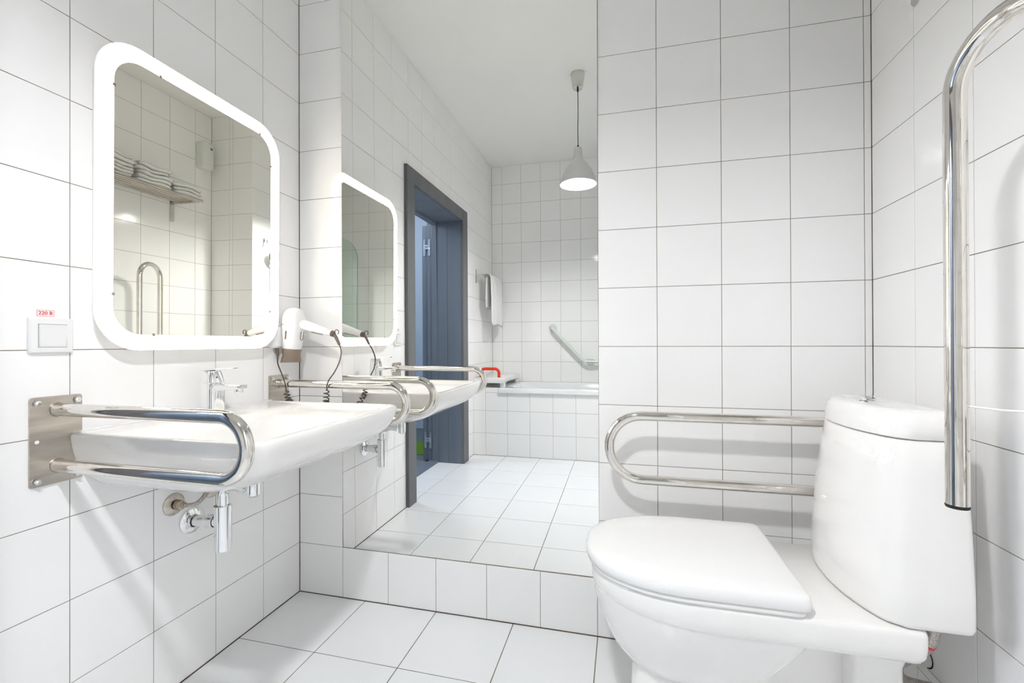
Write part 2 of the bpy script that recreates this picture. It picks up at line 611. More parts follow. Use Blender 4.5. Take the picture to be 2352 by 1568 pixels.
add_loft(bm, [rr3(.073, YB, .029, .029, .02, .797), rr3(.073, YB, .029, .029, .02, .800), rr3(.073, YB, .0268, .0268, .015, .802), rr3(.073, YB, .0268, .0268, .015, .894), rr3(.073, YB, .0255, .0255, .014, .8955)])
finish('tap_body', bm, CHROME, t, angle=30)
bm = bmesh.new()
sp = []
for x, hz, hy, zc in ((.074, .012, .020, .882), (.10, .011, .019, .882), (.14, .0085, .0175, .8835), (.175, .0065, .016, .8845), (.186, .005, .0145, .885)):
    sp.append([Vector((x, YB + p[0], zc + p[1])) for p in rrect(-hy, -hz, hy, hz, min(hz, hy) * .6, 5)])
add_loft(bm, sp)
finish('spout', bm, CHROME, t, angle=30)
bm = bmesh.new()
add_lathe(bm, [(0, 0), (.0105, 0), (.0115, .003), (.0115, .011), (.012, .014)], (.172, YB, .8655), (-.25, 0, 1), 24)
finish('aerator', bm, CHROME, t)
bm = bmesh.new()
add_loft(bm, [rr3(.073, YB, .0262, .0262, .015, .8965), rr3(.073, YB, .0262, .0262, .015, .899), rr3(.070, YB, .0215, .0215, .012, .927), rr3(.070, YB, .020, .020, .012, .9315)])
lv_ = [[Vector((x, YB + p[0], zc + p[1])) for p in rrect(-hy, -.0016, hy, .0016, .0015, 3)] for x, hy, zc in ((.051, .019, .9318), (.09, .019, .9355), (.12, .013, .9375), (.155, .0115, .940), (.158, .010, .940))]
add_loft(bm, lv_)
finish('lever', bm, CHROME, t, angle=30)
bm = bmesh.new()
add_lathe(bm, [(.0022, 0), (.0026, .0006), (0, .0006)], (.0962, YB - .006, .912), (1, 0, .16), 12)
finish('temperature_dot', bm, DPL, t)

# ------------------------------------------------------------ waste trap and valves
t = thing('bottle_trap', 'chrome bottle trap under the washbasin', 'trap', (.108, YB, .39))
TY = -.462
bm = bmesh.new()
add_lathe(bm, [(0, 0), (.022, 0), (.0235, .002), (.0235, .116), (.0235, .1165), (.0243, .117), (.0243, .135), (.0235, .136), (.0165, .136)], (.107, TY, .388), (0, 0, 1), 32)
finish('bottle', bm, CHROME, t, angle=30)
bm = bmesh.new()
add_tube(bm, [(.107, TY, .52), (.107, TY, .553)] + [Vector(p) for p in arc_pts((.135, TY, .553), (-1, 0, 0), (0, 0, 1), .028, 0, 80, 8)[1:]] + [(.16, TY, .587), (.195, TY, .5815)], .0155, 22)
add_lathe(bm, [(0, 0), (.012, 0), (.018, .006), (.0185, .012), (.0185, .055), (.021, .056), (.021, .085)], (.218, TY, .558), (0, 0, 1), 26)
finish('inlet_pipe', bm, CHROME, t, angle=35)
bm = bmesh.new()
add_tube(bm, [(.0, -.474, .472), (.03, -.471, .473), (.10, TY, .474)], .0165, 22)
add_lathe(bm, [(.020, 0), (.0205, .001), (.0205, .028), (.018, .029)], (.052, -.468, .473), (1, .12, .02), 26)
finish('outlet_pipe', bm, CHROME, t, angle=35)
bm = bmesh.new()
add_lathe(bm, [(.039, .0005), (.038, .004), (.030, .008), (.020, .010), (.018, .016)], (0, -.474, .472), (1, 0, 0), 32)
finish('wall_rosette', bm, CHROME, t)


def valve(y, z, label, hose):
    t = thing('water_connection', label, 'pipe fitting', (0, y, z))
    bm = bmesh.new()
    add_lathe(bm, [(.033, .0005), (.032, .003), (.026, .006), (.014, .008)], (0, y, z), (1, 0, 0), 30)
    finish('wall_rosette', bm, BRUSH, t)
    bm = bmesh.new()
    add_lathe(bm, [(.011, .006), (.011, .014)], (0, y, z), (1, 0, 0), 20)
    add_lathe(bm, [(0, .014), (.0145, .014), (.0145, .022), (0, .022)], (0, y, z), (1, 0, 0), 6)
    add_lathe(bm, [(.0125, .022), (.0125, .034), (.008, .035), (.008, .042), (0, .042)], (0, y, z), (1, 0, 0), 20)
    finish('nut', bm, BRASS, t, smooth=False)
    bm = bmesh.new()
    add_tube(bm, spline([(.038, y, z), (.055, y + .004, z)] + hose, 8), .0062, 12)
    finish('braided_hose', bm, HOSE, t)


valve(-.529, .541, 'water connection with braided hose, left of the chrome bottle trap', [(.066, -.505, .545), (.07, -.475, .575), (.072, -.452, .625)])
valve(-.402, .552, 'water connection with braided hose, right of the chrome bottle trap', [(.068, -.41, .565), (.074, -.425, .60), (.078, -.435, .64)])

# ------------------------------------------------------------ switch and voltage label
t = thing('light_switch', 'white square rocker switch on the tiled wall left of the lighted mirror', 'switch', (0, -.822, 1.033))
bm = bmesh.new()


def yz(y0, z0, y1, z1, r, x, n=5):
    return [Vector((x, p[0], p[1])) for p in rrect(y0, z0, y1, z1, r, n)]


add_loft(bm, [yz(-.8635, .9925, -.7805, 1.0735, .003, .0005), yz(-.8635, .9925, -.7805, 1.0735, .003, .0055), yz(-.8605, .9955, -.7835, 1.0705, .003, .009), yz(-.852, 1.003, -.792, 1.063, .002, .0095)])
finish('frame', bm, WPL, t, angle=25)
bm = bmesh.new()
ys = (-.8475, -.7965)
vv = [(.0095, ys[0], 1.007), (.0095, ys[1], 1.007), (.0095, ys[1], 1.0585), (.0095, ys[0], 1.0585),
      (.0125, ys[0] + .001, 1.008), (.0125, ys[1] - .001, 1.008), (.0155, ys[1] - .001, 1.0575), (.0155, ys[0] + .001, 1.0575)]
vv = [bm.verts.new(p) for p in vv]
for idx in ((0, 1, 2, 3), (4, 5, 6, 7), (0, 1, 5, 4), (1, 2, 6, 5), (2, 3, 7, 6), (3, 0, 4, 7)):
    bm.faces.new([vv[k] for k in idx])
bmesh.ops.bevel(bm, geom=list(bm.edges), offset=.0006, segments=2, affect='EDGES')
finish('rocker', bm, WPL, t, angle=30)
bm = bmesh.new()
add_box(bm, (.0094, -.849, 1.0055), (.0097, -.795, 1.060))
finish('gap_line', bm, ALU, t, smooth=False)

t = thing('voltage_label', 'small red-bordered label reading 220 B above the rocker switch', 'label', (0, -.83, 1.085))
bm = bmesh.new()
add_box(bm, (.0002, -.8462, 1.0775), (.0005, -.8142, 1.0918))
finish('sticker', bm, LABELW, t, smooth=False)
bm = bmesh.new()
for a, b in (((-.8462, 1.0775), (-.8142, 1.0782)), ((-.8462, 1.0911), (-.8142, 1.0918)), ((-.8462, 1.0775), (-.8455, 1.0918)), ((-.8149, 1.0775), (-.8142, 1.0918))):
    add_box(bm, (.0005, a[0], a[1]), (.0007, b[0], b[1]))
finish('border', bm, REDINK, t, smooth=False)
fc = bpy.data.curves.new('txt', 'FONT')
fc.body = '220 B'
fc.size = .0112
fc.align_x = 'CENTER'
fc.align_y = 'CENTER'
fc.extrude = .0001
fc.offset = .0002
fo = bpy.data.objects.new('txt', fc)
COL.objects.link(fo)
dg = bpy.context.evaluated_depsgraph_get()
dg.update()
me = bpy.data.meshes.new_from_object(fo.evaluated_get(dg))
bpy.data.objects.remove(fo)
RM = Matrix(((0, 0, 1, .0007), (1, 0, 0, -.8302), (0, 1, 0, 1.0846), (0, 0, 0, 1)))
me.transform(RM)
me.materials.clear()
me.materials.append(REDINK)
o = bpy.data.objects.new('lettering', me)
COL.objects.link(o)
o.parent = t
o.matrix_parent_inverse = Matrix.Translation(-t.matrix_basis.translation)

# ------------------------------------------------------------ hair dryer
t = thing('hair_dryer', 'white hair dryer with taupe nozzle hanging from its wall holder in the corner', 'hair dryer', (.068, -.105, .95))
HY = -.105
ax0 = Vector((.053, HY, .995))
ax1 = Vector((.063, HY, 1.095))
axd = (ax1 - ax0).normalized()
bm = bmesh.new()
add_lathe(bm, [(0, -.001), (.034, -.001), (.0345, 0), (.0375, .04), (.0425, .085), (.043, .115), (.042, .122), (.0405, .124), (.038, .134), (.030, .146), (.017, .1535), (0, .156)], ax0, axd, 36)
body = finish('body', bm, WPL, t, angle=50)
bm = bmesh.new()
for ring in range(1, 6):
    rr = .006 * ring + .003
    for k in range(4 + ring * 5):
        a = 2 * PI * k / (4 + ring * 5)
        u, v = frame_of(axd)
        hh = .156 - .0105 * (rr / .030) ** 2 * .95 - .0006
        p = ax0 + axd * hh + (u * math.cos(a) + v * math.sin(a)) * rr
        add_lathe(bm, [(.0011, 0), (.0011, .0012), (0, .0012)], p, axd, 6)
finish('intake_grille', bm, WPL2, body, smooth=False)
bm = bmesh.new()
add_loft(bm, [[ax0 + axd * h + Vector((rx * math.cos(2 * PI * k / 32) * .68 - ry * math.sin(2 * PI * k / 32) * .73, rx * math.cos(2 * PI * k / 32) * .73 + ry * math.sin(2 * PI * k / 32) * .68, 0)) for k in range(32)] for h, rx, ry in ((0.0, .034, .034), (-.01, .0345, .0335), (-.022, .0315, .029), (-.034, .0335, .023), (-.054, .0375, .017))], cap1=False)
finish('nozzle', bm, NOZ, t, angle=50)
bm = bmesh.new()
H0, H1 = Vector((.085, HY, 1.092)), Vector((.226, HY + .004, 1.051))
add_tube(bm, [H0, H0.lerp(H1, .1), H0.lerp(H1, .2), H0.lerp(H1, .5), H0.lerp(H1, .8), H0.lerp(H1, .95), H1], [.018, .019, .0185, .0165, .0135, .012, .010], 24)
finish('handle', bm, WPL, t, angle=50)
bm = bmesh.new()
p = H0.lerp(H1, .55)
add_tube(bm, [p + Vector((-.022, -.002, -.0125)), p + Vector((.026, -.002, -.0165 + -.0055))], .0022, 10)
finish('switch_slider', bm, DPL, t)
bm = bmesh.new()
hd = (H1 - H0).normalized()
add_lathe(bm, [(0, -.002), (.011, -.002), (.0115, 0), (.0115, .003), (.009, .0035), (.011, .005), (.011, .008), (.008, .010), (0, .010)], H1, hd, 22)
add_tube(bm, [Vector((.236, HY + .004, 1.047)), Vector((.245, HY + .003, 1.034)), Vector((.258, HY + .003, 1.009))], [.0062, .0062, .0048], 14)
for q in [arc_pts((.246, HY + .004, 1.056), (1, 0, 0), (0, 0, 1), .0085, -60, 200, 16)]:
    add_tube(bm, q, .0018, 8)
finish('strain_relief', bm, DPL, t)
bm = bmesh.new()
for (cx, cz, w_, h_) in ((.045, 1.045, .0022, .019),):
    add_tube(bm, [Vector((.057, HY - .0415, 1.030)), Vector((.0615, HY - .0435, 1.062))], .0023, 10)
finish('air_slot', bm, DPL, t)
bm = bmesh.new()
add_tube(bm, [Vector((.040, HY - .039, 1.086)), Vector((.055, HY - .0435, 1.085))], .0012, 8)
finish('air_slot', bm, DPL, t)
bm = bmesh.new()
u0 = Vector((.104, HY - .012, 1.058))
add_tube(bm, [u0, u0 + Vector((-.004, 0, -.022))] + arc_pts(u0 + Vector((.0015, 0, -.026)), (-1, 0, 0), (0, 0, -1), .0055, 0, 180, 8) + [u0 + Vector((.0085, 0, -.018)), u0 + Vector((.012, 0, 0))], .0014, 8)
finish('hanging_loop', bm, DPL, t)

t2 = thing('hair_dryer_holder', 'white wall holder with socket block carrying the hair dryer in the corner', 'holder', (0, -.12, .995))
bm = bmesh.new()
out = rrect(-.165, .996, -.065, 1.094, .012, 5)
add_loft(bm, [[Vector((x, p[0] * s + (-.115) * (1 - s), (p[1] - 1.045) * s + 1.045)) for p in out] for x, s in ((.0005, 1), (.018, 1), (.022, .94))])
finish('back_box', bm, WPL, t2, angle=35)
bm = bmesh.new()
add_box(bm, (.018, -.150, 1.003), (.0285, -.125, 1.078), .003)
add_tube(bm, arc_pts((.059, HY, 1.055), (1, 0, 0), (0, 1, 0), .0455, 150, 210, 10), .004, 8)
finish('cradle', bm, WPL, t2, angle=35)
bm = bmesh.new()
add_tube(bm, [Vector((.012, -.137, .999)), Vector((.014, -.135, .968))], [.0065, .0052], 14)
finish('cable_sleeve', bm, DPL, t2)

bm = bmesh.new()


def coil(base, r, turns, n=14):
    base = [Vector(p) for p in base]
    out = []
    N = turns * n
    L = len(base) - 1
    pu = None
    for i in range(N + 1):
        s = i / N * L
        k = min(int(s), L - 1)
        p = base[k].lerp(base[k + 1], s - k)
        tn = (base[k + 1] - base[k])
        u, v = frame_of(tn, pu)
        pu = u
        rad = r * min(1, i / n * 1.2, (N - i) / n * 1.2)
        out.append(p + u * rad * math.cos(2 * PI * i / n) + v * rad * math.sin(2 * PI * i / n))
    return out


left = spline([(.014, -.135, .970), (.021, -.143, .94), (.040, -.142, .896), (.050, -.139, .863), (.049, -.132, .838)], 8)
cl = coil(spline([(.049, -.132, .838), (.058, -.130, .80), (.066, -.122, .785), (.08, -.10, .72), (.13, -.085, .685), (.18, -.09, .71), (.212, -.115, .775), (.220, -.128, .80), (.227, -.132, .845)], 6), .0095, 26)
right = spline([(.227, -.132, .845), (.232, -.139, .858), (.243, -.142, .88), (.262, -.135, .91), (.274, -.122, .95), (.270, -.108, .985), (.258, HY + .003, 1.010)], 8)
add_tube(bm, left + cl + right, .0023, 8)
finish('cord', bm, CABLE, t)

# ------------------------------------------------------------ toilet
TC = -.34
t = thing('toilet', 'white close-coupled toilet with closed lid in front of the tiled wall', 'toilet', (1.55, TC, 0))


def toil_ring(xf, xb, hw, z, dx=.26, rb=.02, n=22, cy=TC, sq=2.25):
    """D outline: straight flanks, superelliptic front towards -x, small rear radii"""
    out = []
    dx = min(dx, (xb - xf) * .7)
    for k in range(n + 1):
        a = PI / 2 + PI * k / n
        c, s = math.cos(a), math.sin(a)
        out.append(Vector((xf + dx + dx * math.copysign(abs(c) ** (2 / sq), c), cy + hw * math.copysign(abs(s) ** (2 / sq), s), z)))
    for k in range(5):
        a = -PI / 2 + PI / 2 * k / 4
        out.append(Vector((xb - rb + rb * math.cos(a), cy - hw + rb + rb * math.sin(a), z)))
    for k in range(5):
        a = PI / 2 * k / 4
        out.append(Vector((xb - rb + rb * math.cos(a), cy + hw - rb + rb * math.sin(a), z)))
    return out


bm = bmesh.new()
add_loft(bm, [toil_ring(*q) for q in (
    (1.36, 1.50, .035, .160, .10), (1.325, 1.53, .065, .175, .13), (1.292, 1.558, .092, .20, .16), (1.262, 1.588, .118, .24, .19), (1.240, 1.612, .142, .28, .22),
    (1.222, 1.64, .164, .33, .24), (1.211, 1.66, .180, .37, .25), (1.207, 1.668, .187, .395, .26))])
# the rim slab that runs from the front back under the cistern
add_loft(bm, [toil_ring(*q) for q in (
    (1.24, 1.855, .172, .376, .25), (1.222, 1.864, .185, .381, .26), (1.211, 1.867, .191, .393, .26), (1.204, 1.868, .1935, .41, .26),
    (1.203, 1.868, .1935, .435, .26), (1.206, 1.866, .191, .442, .26), (1.213, 1.861, .185, .4455, .26))])


def yrr(x0, x1, hw0, hw1, r, z):
    return [Vector((p[0], TC + p[1] * (hw0 + (hw1 - hw0) * (p[0] - x0) / (x1 - x0)), z)) for p in rrect(x0, -1, x1, 1, r, 5)] if False else \
        [Vector((p[0], TC + p[1], z)) for p in rrect(x0, -hw0, x1, hw0, r, 6)]


add_loft(bm, [yrr(1.30, 1.84, .112, 0, .05, 0), yrr(1.30, 1.84, .110, 0, .05, .05), yrr(1.306, 1.83, .095, 0, .05, .10), yrr(1.308, 1.82, .075, 0, .045, .16), yrr(1.315, 1.80, .070, 0, .04, .30), yrr(1.33, 1.80, .085, 0, .04, .38)])
add_loft(bm, [yrr(1.765, 1.862, .125, 0, .02, 0), yrr(1.765, 1.862, .122, 0, .02, .1), yrr(1.765, 1.862, .122, 0, .02, .325), yrr(1.745, 1.862, .15, 0, .02, .379)])
o = finish('bowl', bm, CERAMIC, t, angle=60)
bm = bmesh.new()
add_loft(bm, [toil_ring(1.198, 1.655, .194, .4465), toil_ring(1.196, 1.656, .196, .449), toil_ring(1.196, 1.656, .196, .455), toil_ring(1.199, 1.654, .193, .458)])
finish('seat', bm, LIDPL, t, angle=50)
bm = bmesh.new()
add_loft(bm, [toil_ring(1.194, 1.664, .198, .4600), toil_ring(1.191, 1.665, .2, .4625), toil_ring(1.189, 1.665, .2, .475), toil_ring(1.191, 1.664, .1985, .484), toil_ring(1.196, 1.661, .194, .4892),
              toil_ring(1.206, 1.652, .186, .4915), toil_ring(1.25, 1.62, .15, .4925)])
finish('lid', bm, LIDPL, t, angle=60)


def cis_ring(xa, xc, xb, hw, z, rc=.03, n=22):
    out = []
    for k in range(n + 1):      # front arc from +y to -y
        q = -1 + 2 * k / n
        y = -q * (hw)
        e = abs(q)
        x = xa + (xc - xa) * (e ** 2.2) + .022 * max(0, (e - .86) / .14) ** 2
        out.append(Vector((x, TC + y * (1 - .0 * e), z)))
    for k in range(5):
        a = -PI / 2 + PI / 2 * k / 4
        out.append(Vector((xb - .015 + .015 * math.cos(a), TC - hw + .015 + .015 * math.sin(a), z)))
    for k in range(5):
        a = PI / 2 * k / 4
        out.append(Vector((xb - .015 + .015 * math.cos(a), TC + hw - .015 + .015 * math.sin(a), z)))
    return out


bm = bmesh.new()
cz = [(1.770, 1.822, 1.940, .180, .4455), (1.758, 1.808, 1.944, .187, .4505), (1.754, 1.803, 1.945, .190, .460), (1.755, 1.803, 1.945, .190, .52), (1.764, 1.810, 1.944, .184, .64), (1.778, 1.823, 1.942, .176, .76), (1.786, 1.832, 1.940, .171, .812), (1.789, 1.836, 1.938, .168, .8145)]
add_loft(bm, [cis_ring(*q) for q in cz])
finish('cistern', bm, CERAMIC, t, angle=60)
bm = bmesh.new()
cz = [(1.788, 1.836, 1.938, .169, .8165), (1.784, 1.831, 1.941, .1725, .819), (1.786, 1.833, 1.940, .171, .845), (1.790, 1.838, 1.938, .167, .862), (1.798, 1.845, 1.932, .161, .8705), (1.815, 1.86, 1.92, .145, .8735)]
add_loft(bm, [cis_ring(*q) for q in cz])
finish('cistern_lid', bm, CERAMIC, t, angle=60)
bm = bmesh.new()
add_lathe(bm, [(.0300, 0), (.0300, .004), (.0285, .0055), (.0225, .0055), (.0223, .0045)], (1.855, TC - .002, .8730), (0, 0, 1), 36)
add_lathe(bm, [(.0215, .003), (.0215, .007), (.020, .0082), (0, .0084)], (1.855, TC - .002, .8730), (0, 0, 1), 36)
b_ = finish('flush_button', bm, CHROME, t, angle=30)
bm = bmesh.new()
add_box(bm, (1.8542, TC - .022, .8808), (1.8558, TC + .018, .8817))
finish('button_split', bm, BLACK, b_, smooth=False)

t = thing('supply_hose', 'braided supply hose hanging below the toilet cistern beside the wall', 'hose', (1.9, -.46, .4))
bm = bmesh.new()
add_lathe(bm, [(.015, 0), (.015, .018), (.011, .02)], (1.903, -.472, .4255), (0, 0, 1), 18)
add_tube(bm, spline([(1.903, -.472, .43), (1.903, -.468, .405), (1.902, -.452, .375), (1.896, -.43, .345), (1.889, -.40, .31), (1.895, -.36, .27), (1.93, -.32, .215), (2.012, -.305, .195)], 8), .0108, 14)
finish('hose', bm, HOSE, t)
bm = bmesh.new()
add_tube(bm, [(1.9025, -.460, .388), (1.902, -.456, .381)], .0114, 14)
finish('red_band', bm, REDINK, t)
t = thing('waste_elbow', 'white plastic pipe elbow coming out of the wall behind the toilet', 'pipe', (1.99, -.238, .23))
bm = bmesh.new()
add_lathe(bm, [(.0235, .0003), (.0235, .0012), (.018, .0014)], (W, -.238, .226), (-1, 0, 0), 28)  # black disc laid on the tile, painting the dark of a hole
finish('gap_shade_disc', bm, BLACK, t, smooth=False)
bm = bmesh.new()
add_tube(bm, spline([(1.955, -.268, .262), (1.965, -.26, .245), (1.985, -.246, .230), (2.0, -.240, .227), (W + .01, -.238, .226)], 6), .0205, 24)
finish('pipe', bm, WPL2, t)

# ------------------------------------------------------------ rail on the back wall behind the toilet
RY = -.108
zt, zb = .783, .583
t = thing('support_rail', 'polished steel U-shaped support rail beside the toilet cistern, running along the tiled wall', 'grab rail', (W, RY, .68))
wall_plate(RY, .575, .80, t, xw=W, sx=-1)
r = (zt - zb) / 2
xc = 1.230 + .015 + r
pts = [(W - .004, RY, zt), (1.8, RY, zt), (1.6, RY, zt), (1.4, RY, zt)] + arc_pts((xc, RY, (zt + zb) / 2), (-1, 0, 0), (0, 0, 1), r, 90, -90, 24) + [(1.4, RY, zb), (1.6, RY, zb), (1.8, RY, zb), (W - .004, RY, zb)]
bm = bmesh.new()
add_tube(bm, pts, .0152, 28)
finish('tube', bm, STEEL, t)

# ------------------------------------------------------------ folded-up rail near the camera
t = thing('fold_up_rail', 'polished steel support rail folded upright in front of the cistern, at the right edge', 'grab rail', (1.84, -.66, .74))
A, Bp = Vector((1.834, -.656, 0)), Vector((1.878, -.822, 0))
d = (Bp - A)
r = d.length / 2
d.normalize()
zc = 1.426
cc = (A + Bp) / 2 + Vector((0, 0, zc))
pts = [A + Vector((0, 0, z)) for z in (.739, .9, 1.1, 1.3)] + arc_pts(cc, -d, (0, 0, 1), r, 0, 180, 26) + [Bp + Vector((0, 0, z)) for z in (1.3, 1.1, .9, .80)]
pts += [Bp + Vector((.012, 0, .768)), Bp + Vector((.04, 0, .752)), Vector((W - .004, -.822, .75))]
bm = bmesh.new()
add_tube(bm, pts, .0158, 32)
finish('tube', bm, STEEL, t)
bm = bmesh.new()
add_lathe(bm, [(0, -.0045), (.0152, -.0045), (.0160, -.002), (.0160, .001)], A + Vector((0, 0, .738)), (0, 0, 1), 28)
finish('end_cap', bm, BLACK, t)
wall_plate(-.822, .66, .86, t, xw=W, sx=-1)
bm = bmesh.new()
add_tube(bm, [Vector((1.842, -.665, .9055)), Vector((1.875, -.69, .903)), Vector((1.915, -.745, .907))], .0019, 8)
finish('paper_rod', bm, WPL, t)

# ------------------------------------------------------------ towel shelf on the right wall
t = thing('towel_shelf', 'steel slatted towel shelf high on the wall opposite the lighted mirror', 'shelf', (W, -.6, 2.0))
for y in (-.215, -1.015):
    bm = bmesh.new()
    out = [(y - .017, 1.885), (y - .006, 1.872), (y + .006, 1.872), (y + .017, 1.885), (y + .017, 2.03), (y - .017, 2.03)]
    add_loft(bm, [[Vector((x, p[0], p[1])) for p in out] for x in (W - .0005, W - .004)])
    add_box(bm, (1.83, y - .004, 1.999), (W - .003, y + .004, 2.016))
    br = finish('bracket', bm, ALU, t, smooth=False)
    for z in (1.895, 1.955):
        bm = bmesh.new()
        add_lathe(bm, [(.005, 0), (.0045, .002), (0, .0025)], (W - .004, y, z), (-1, 0, 0), 14)
        finish('screw', bm, CHROME, br)
for k in range(6):
    bm = bmesh.new()
    x = 1.805 + k * .038
    add_tube(bm, [(x, -.12, 2.024), (x, -1.075, 2.024)], .0085, 12)
    finish('slat', bm, BRUSH, t)

LBL = ['folded white towel lying at the open end of the towel shelf, nearest the dispenser', 'folded white towel second from the dispenser end of the shelf',
       'folded white towel third from the dispenser end of the shelf', 'folded white towel farthest from the dispenser on the shelf']
for k, (yc, hh) in enumerate(((-.975, .085), (-.745, .13), (-.51, .14), (-.275, .11))):
    bm = bmesh.new()
    layers = max(3, int(hh / .022))
    for q in range(layers):
        z0 = 2.033 + hh * q / layers
        z1 = 2.033 + hh * (q + 1) / layers - .001
        dx = random.uniform(-.012, .012)
        dy = random.uniform(-.014, .014)
        N = 36
        rings = []
        for s in range(9):
            f_ = s / 8
            yy = yc + dy + (-.105 + .21 * f_)
            sh = .8 if s in (0, 8) else 1
            rings.append([Vector((1.895 + dx + .085 * sh * math.copysign(abs(math.cos(2 * PI * i / N)) ** .5, math.cos(2 * PI * i / N)) + .003 * math.sin(9 * f_ + q),
                                  yy + .004 * math.sin(i + q),
                                  max(2.0335, (z0 + z1) / 2 + (z1 - z0) / 2 * sh * math.copysign(abs(math.sin(2 * PI * i / N)) ** .5, math.sin(2 * PI * i / N)) + .006 * math.sin(f_ * 7 + q * .35 + yc * 9) + .002 * math.sin(17 * f_ + i * .5 + q * 2)))) for i in range(N)])
        add_loft(bm, rings)
    tag(finish('folded_towel', bm, TOWEL, angle=80), LBL[k], 'towel', 'white towels on the shelf')

# dispenser on the right wall
t = thing('air_freshener', 'white air freshener dispenser high on the wall near the corner', 'dispenser', (W, -1.255, 2.34))
bm = bmesh.new()
add_loft(bm, [[Vector((x, -1.255 + p[0] * s, 2.445 + p[1] * s2)) for p in rrect(-.052, -.105, .052, .105, .022, 6)] for x, s, s2 in ((W - .0005, 1, 1), (W - .045, 1, 1), (W - .062, .94, .96), (W - .068, .8, .9))])
finish('case', bm, WPL2, t, angle=50)
bm = bmesh.new()
add_box(bm, (W - .0712, -1.285, 2.495), (W - .066, -1.270, 2.51))
finish('sensor', bm, DPL, t, smooth=False)

# shower hook and hand shower on the pier
t = thing('hand_shower', 'white hand shower with round head hanging in its wall bracket on the pier', 'shower', (PX, -1.5, 1.7))
bm = bmesh.new()
hx = Vector((-.9, .25, -.3)).normalized()
hc = Vector((PX - .07, -1.515, 1.685))
add_lathe(bm, [(0, .0), (.062, .0), (.066, -.004), (.064, -.012), (.04, -.02), (0, -.024)], hc, hx, 36)
hd_ = finish('shower_head', bm, CHROME, t)
bm = bmesh.new()
u, v = frame_of(hx)
for rr in (.015, .028, .041, .053):
    for k in range(int(rr * 500)):
        a = 2 * PI * k / int(rr * 500)
        add_lathe(bm, [(.0018, 0), (.0014, .002), (0, .002)], hc + (u * math.cos(a) + v * math.sin(a)) * rr, hx, 6)
finish('nozzle_field', bm, WPL2, hd_, smooth=False)
bm = bmesh.new()
add_tube(bm, spline([(PX - .05, -1.515, 1.66), (PX - .045, -1.517, 1.60), (PX - .04, -1.52, 1.50), (PX - .04, -1.52, 1.45)], 5), .011, 14)
finish('shower_handle', bm, CHROME, t)
bm = bmesh.new()
add_lathe(bm, [(.02, 0), (.02, .02), (.016, .03)], (PX, -1.52, 1.62), (-1, 0, 0), 18)
finish('wall_bracket', bm, CHROME, t)
t = thing('wall_hook', 'small chrome hook on the tiled pier above the shower head', 'hook', (PX, -1.44, 1.81))
bm = bmesh.new()
add_lathe(bm, [(.013, .0005), (.013, .005), (0, .006)], (PX, -1.455, 1.815), (-1, 0, 0), 18)
add_tube(bm, spline([(PX - .004, -1.455, 1.815), (PX - .03, -1.45, 1.812), (PX - .042, -1.445, 1.79), (PX - .044, -1.443, 1.782)], 5), .0055, 10)
finish('hook', bm, CHROME, t)

# ------------------------------------------------------------ pendant lamp
LX, LY = 1.01, -1.42
t = thing('pendant_lamp', 'metal pendant lamp with a bell shade hanging from the ceiling on a black cord', 'lamp', (LX, LY, 2.05))
bm = bmesh.new()
add_lathe(bm, [(.046, -.001), (.047, -.004), (.044, -.03), (.034, -.092), (.032, -.098), (0, -.10)], (LX, LY, CEIL), (0, 0, 1), 36)
finish('ceiling_rose', bm, ALU, t)
bm = bmesh.new()
add_tube(bm, [(LX, LY, CEIL - .098), (LX, LY, CEIL - .118)], .006, 12)
add_tube(bm, spline([(LX, LY, CEIL - .11), (LX + .0015, LY, 2.52), (LX - .001, LY, 2.42), (LX + .001, LY, 2.305)], 8), .0024, 8)
add_tube(bm, [(LX, LY, 2.31), (LX, LY, 2.288)], .006, 12)
finish('cord', bm, BLACK, t)
bm = bmesh.new()
prof = [(0, 2.294), (.020, 2.294), (.024, 2.290), (.031, 2.225), (.040, 2.212), (.043, 2.205), (.060, 2.185), (.085, 2.150), (.106, 2.105), (.119, 2.062), (.121, 2.052), (.1195, 2.050)]
inner = [(.1185, 2.052), (.116, 2.064), (.103, 2.105), (.082, 2.147), (.057, 2.180), (.030, 2.20), (0, 2.205)]
add_lathe(bm, [(r_, z_) for r_, z_ in prof + inner], (LX, LY, 0), (0, 0, 1), 48)
finish('shade', bm, SHADE, t, angle=50)
bm = bmesh.new()
add_lathe(bm, [(.018, 2.20), (.018, 2.155), (.028, 2.128), (.046, 2.113), (.052, 2.098), (.046, 2.082), (.028, 2.071), (0, 2.068)], (LX, LY, 0), (0, 0, 1), 32)
finish('bulb', bm, BULB, t)

# ------------------------------------------------------------ door
t = thing('door_1', 'x', 'x', (0, -1.46, 0))
del t['label']
del t['category']
struct(t)
D0, D1, DH = -1.00, -1.925, 2.03
xo, xi = .022, -.24
# architrave: two uprights and a head
bm = bmesh.new()
add_box(bm, (.0, -1.025, 0), (xo, -.923, 2.005), .0015)
add_box(bm, (.0, -2.02, 0), (xo, -1.905, 2.10), .0015)
add_box(bm, (.0, -1.905, 2.005), (xo, -.923, 2.10), .0015)
finish('door_frame', bm, DOORG, t, smooth=False)
bm = bmesh.new()
add_box(bm, (xi, -1.03, 0.0), (0, -1.01, 2.01), .001)      # near jamb
add_box(bm, (xi, -1.925, 0.0), (-.118, -1.905, 2.01), .001)
add_box(bm, (-.116, -1.925, 0.0), (0, -1.905, 2.01), .001)
add_box(bm, (xi, -1.925, 2.005), (0, -1.01, 2.022), .001)
add_box(bm, (-.257, -1.93, 0.0), (-.212, -1.899, 2.01), .002)     # rebate
add_box(bm, (-.257, -1.05, 0.0), (-.212, -1.016, 2.01), .002)
add_box(bm, (-.257, -1.93, 1.985), (-.212, -1.005, 2.022), .002)
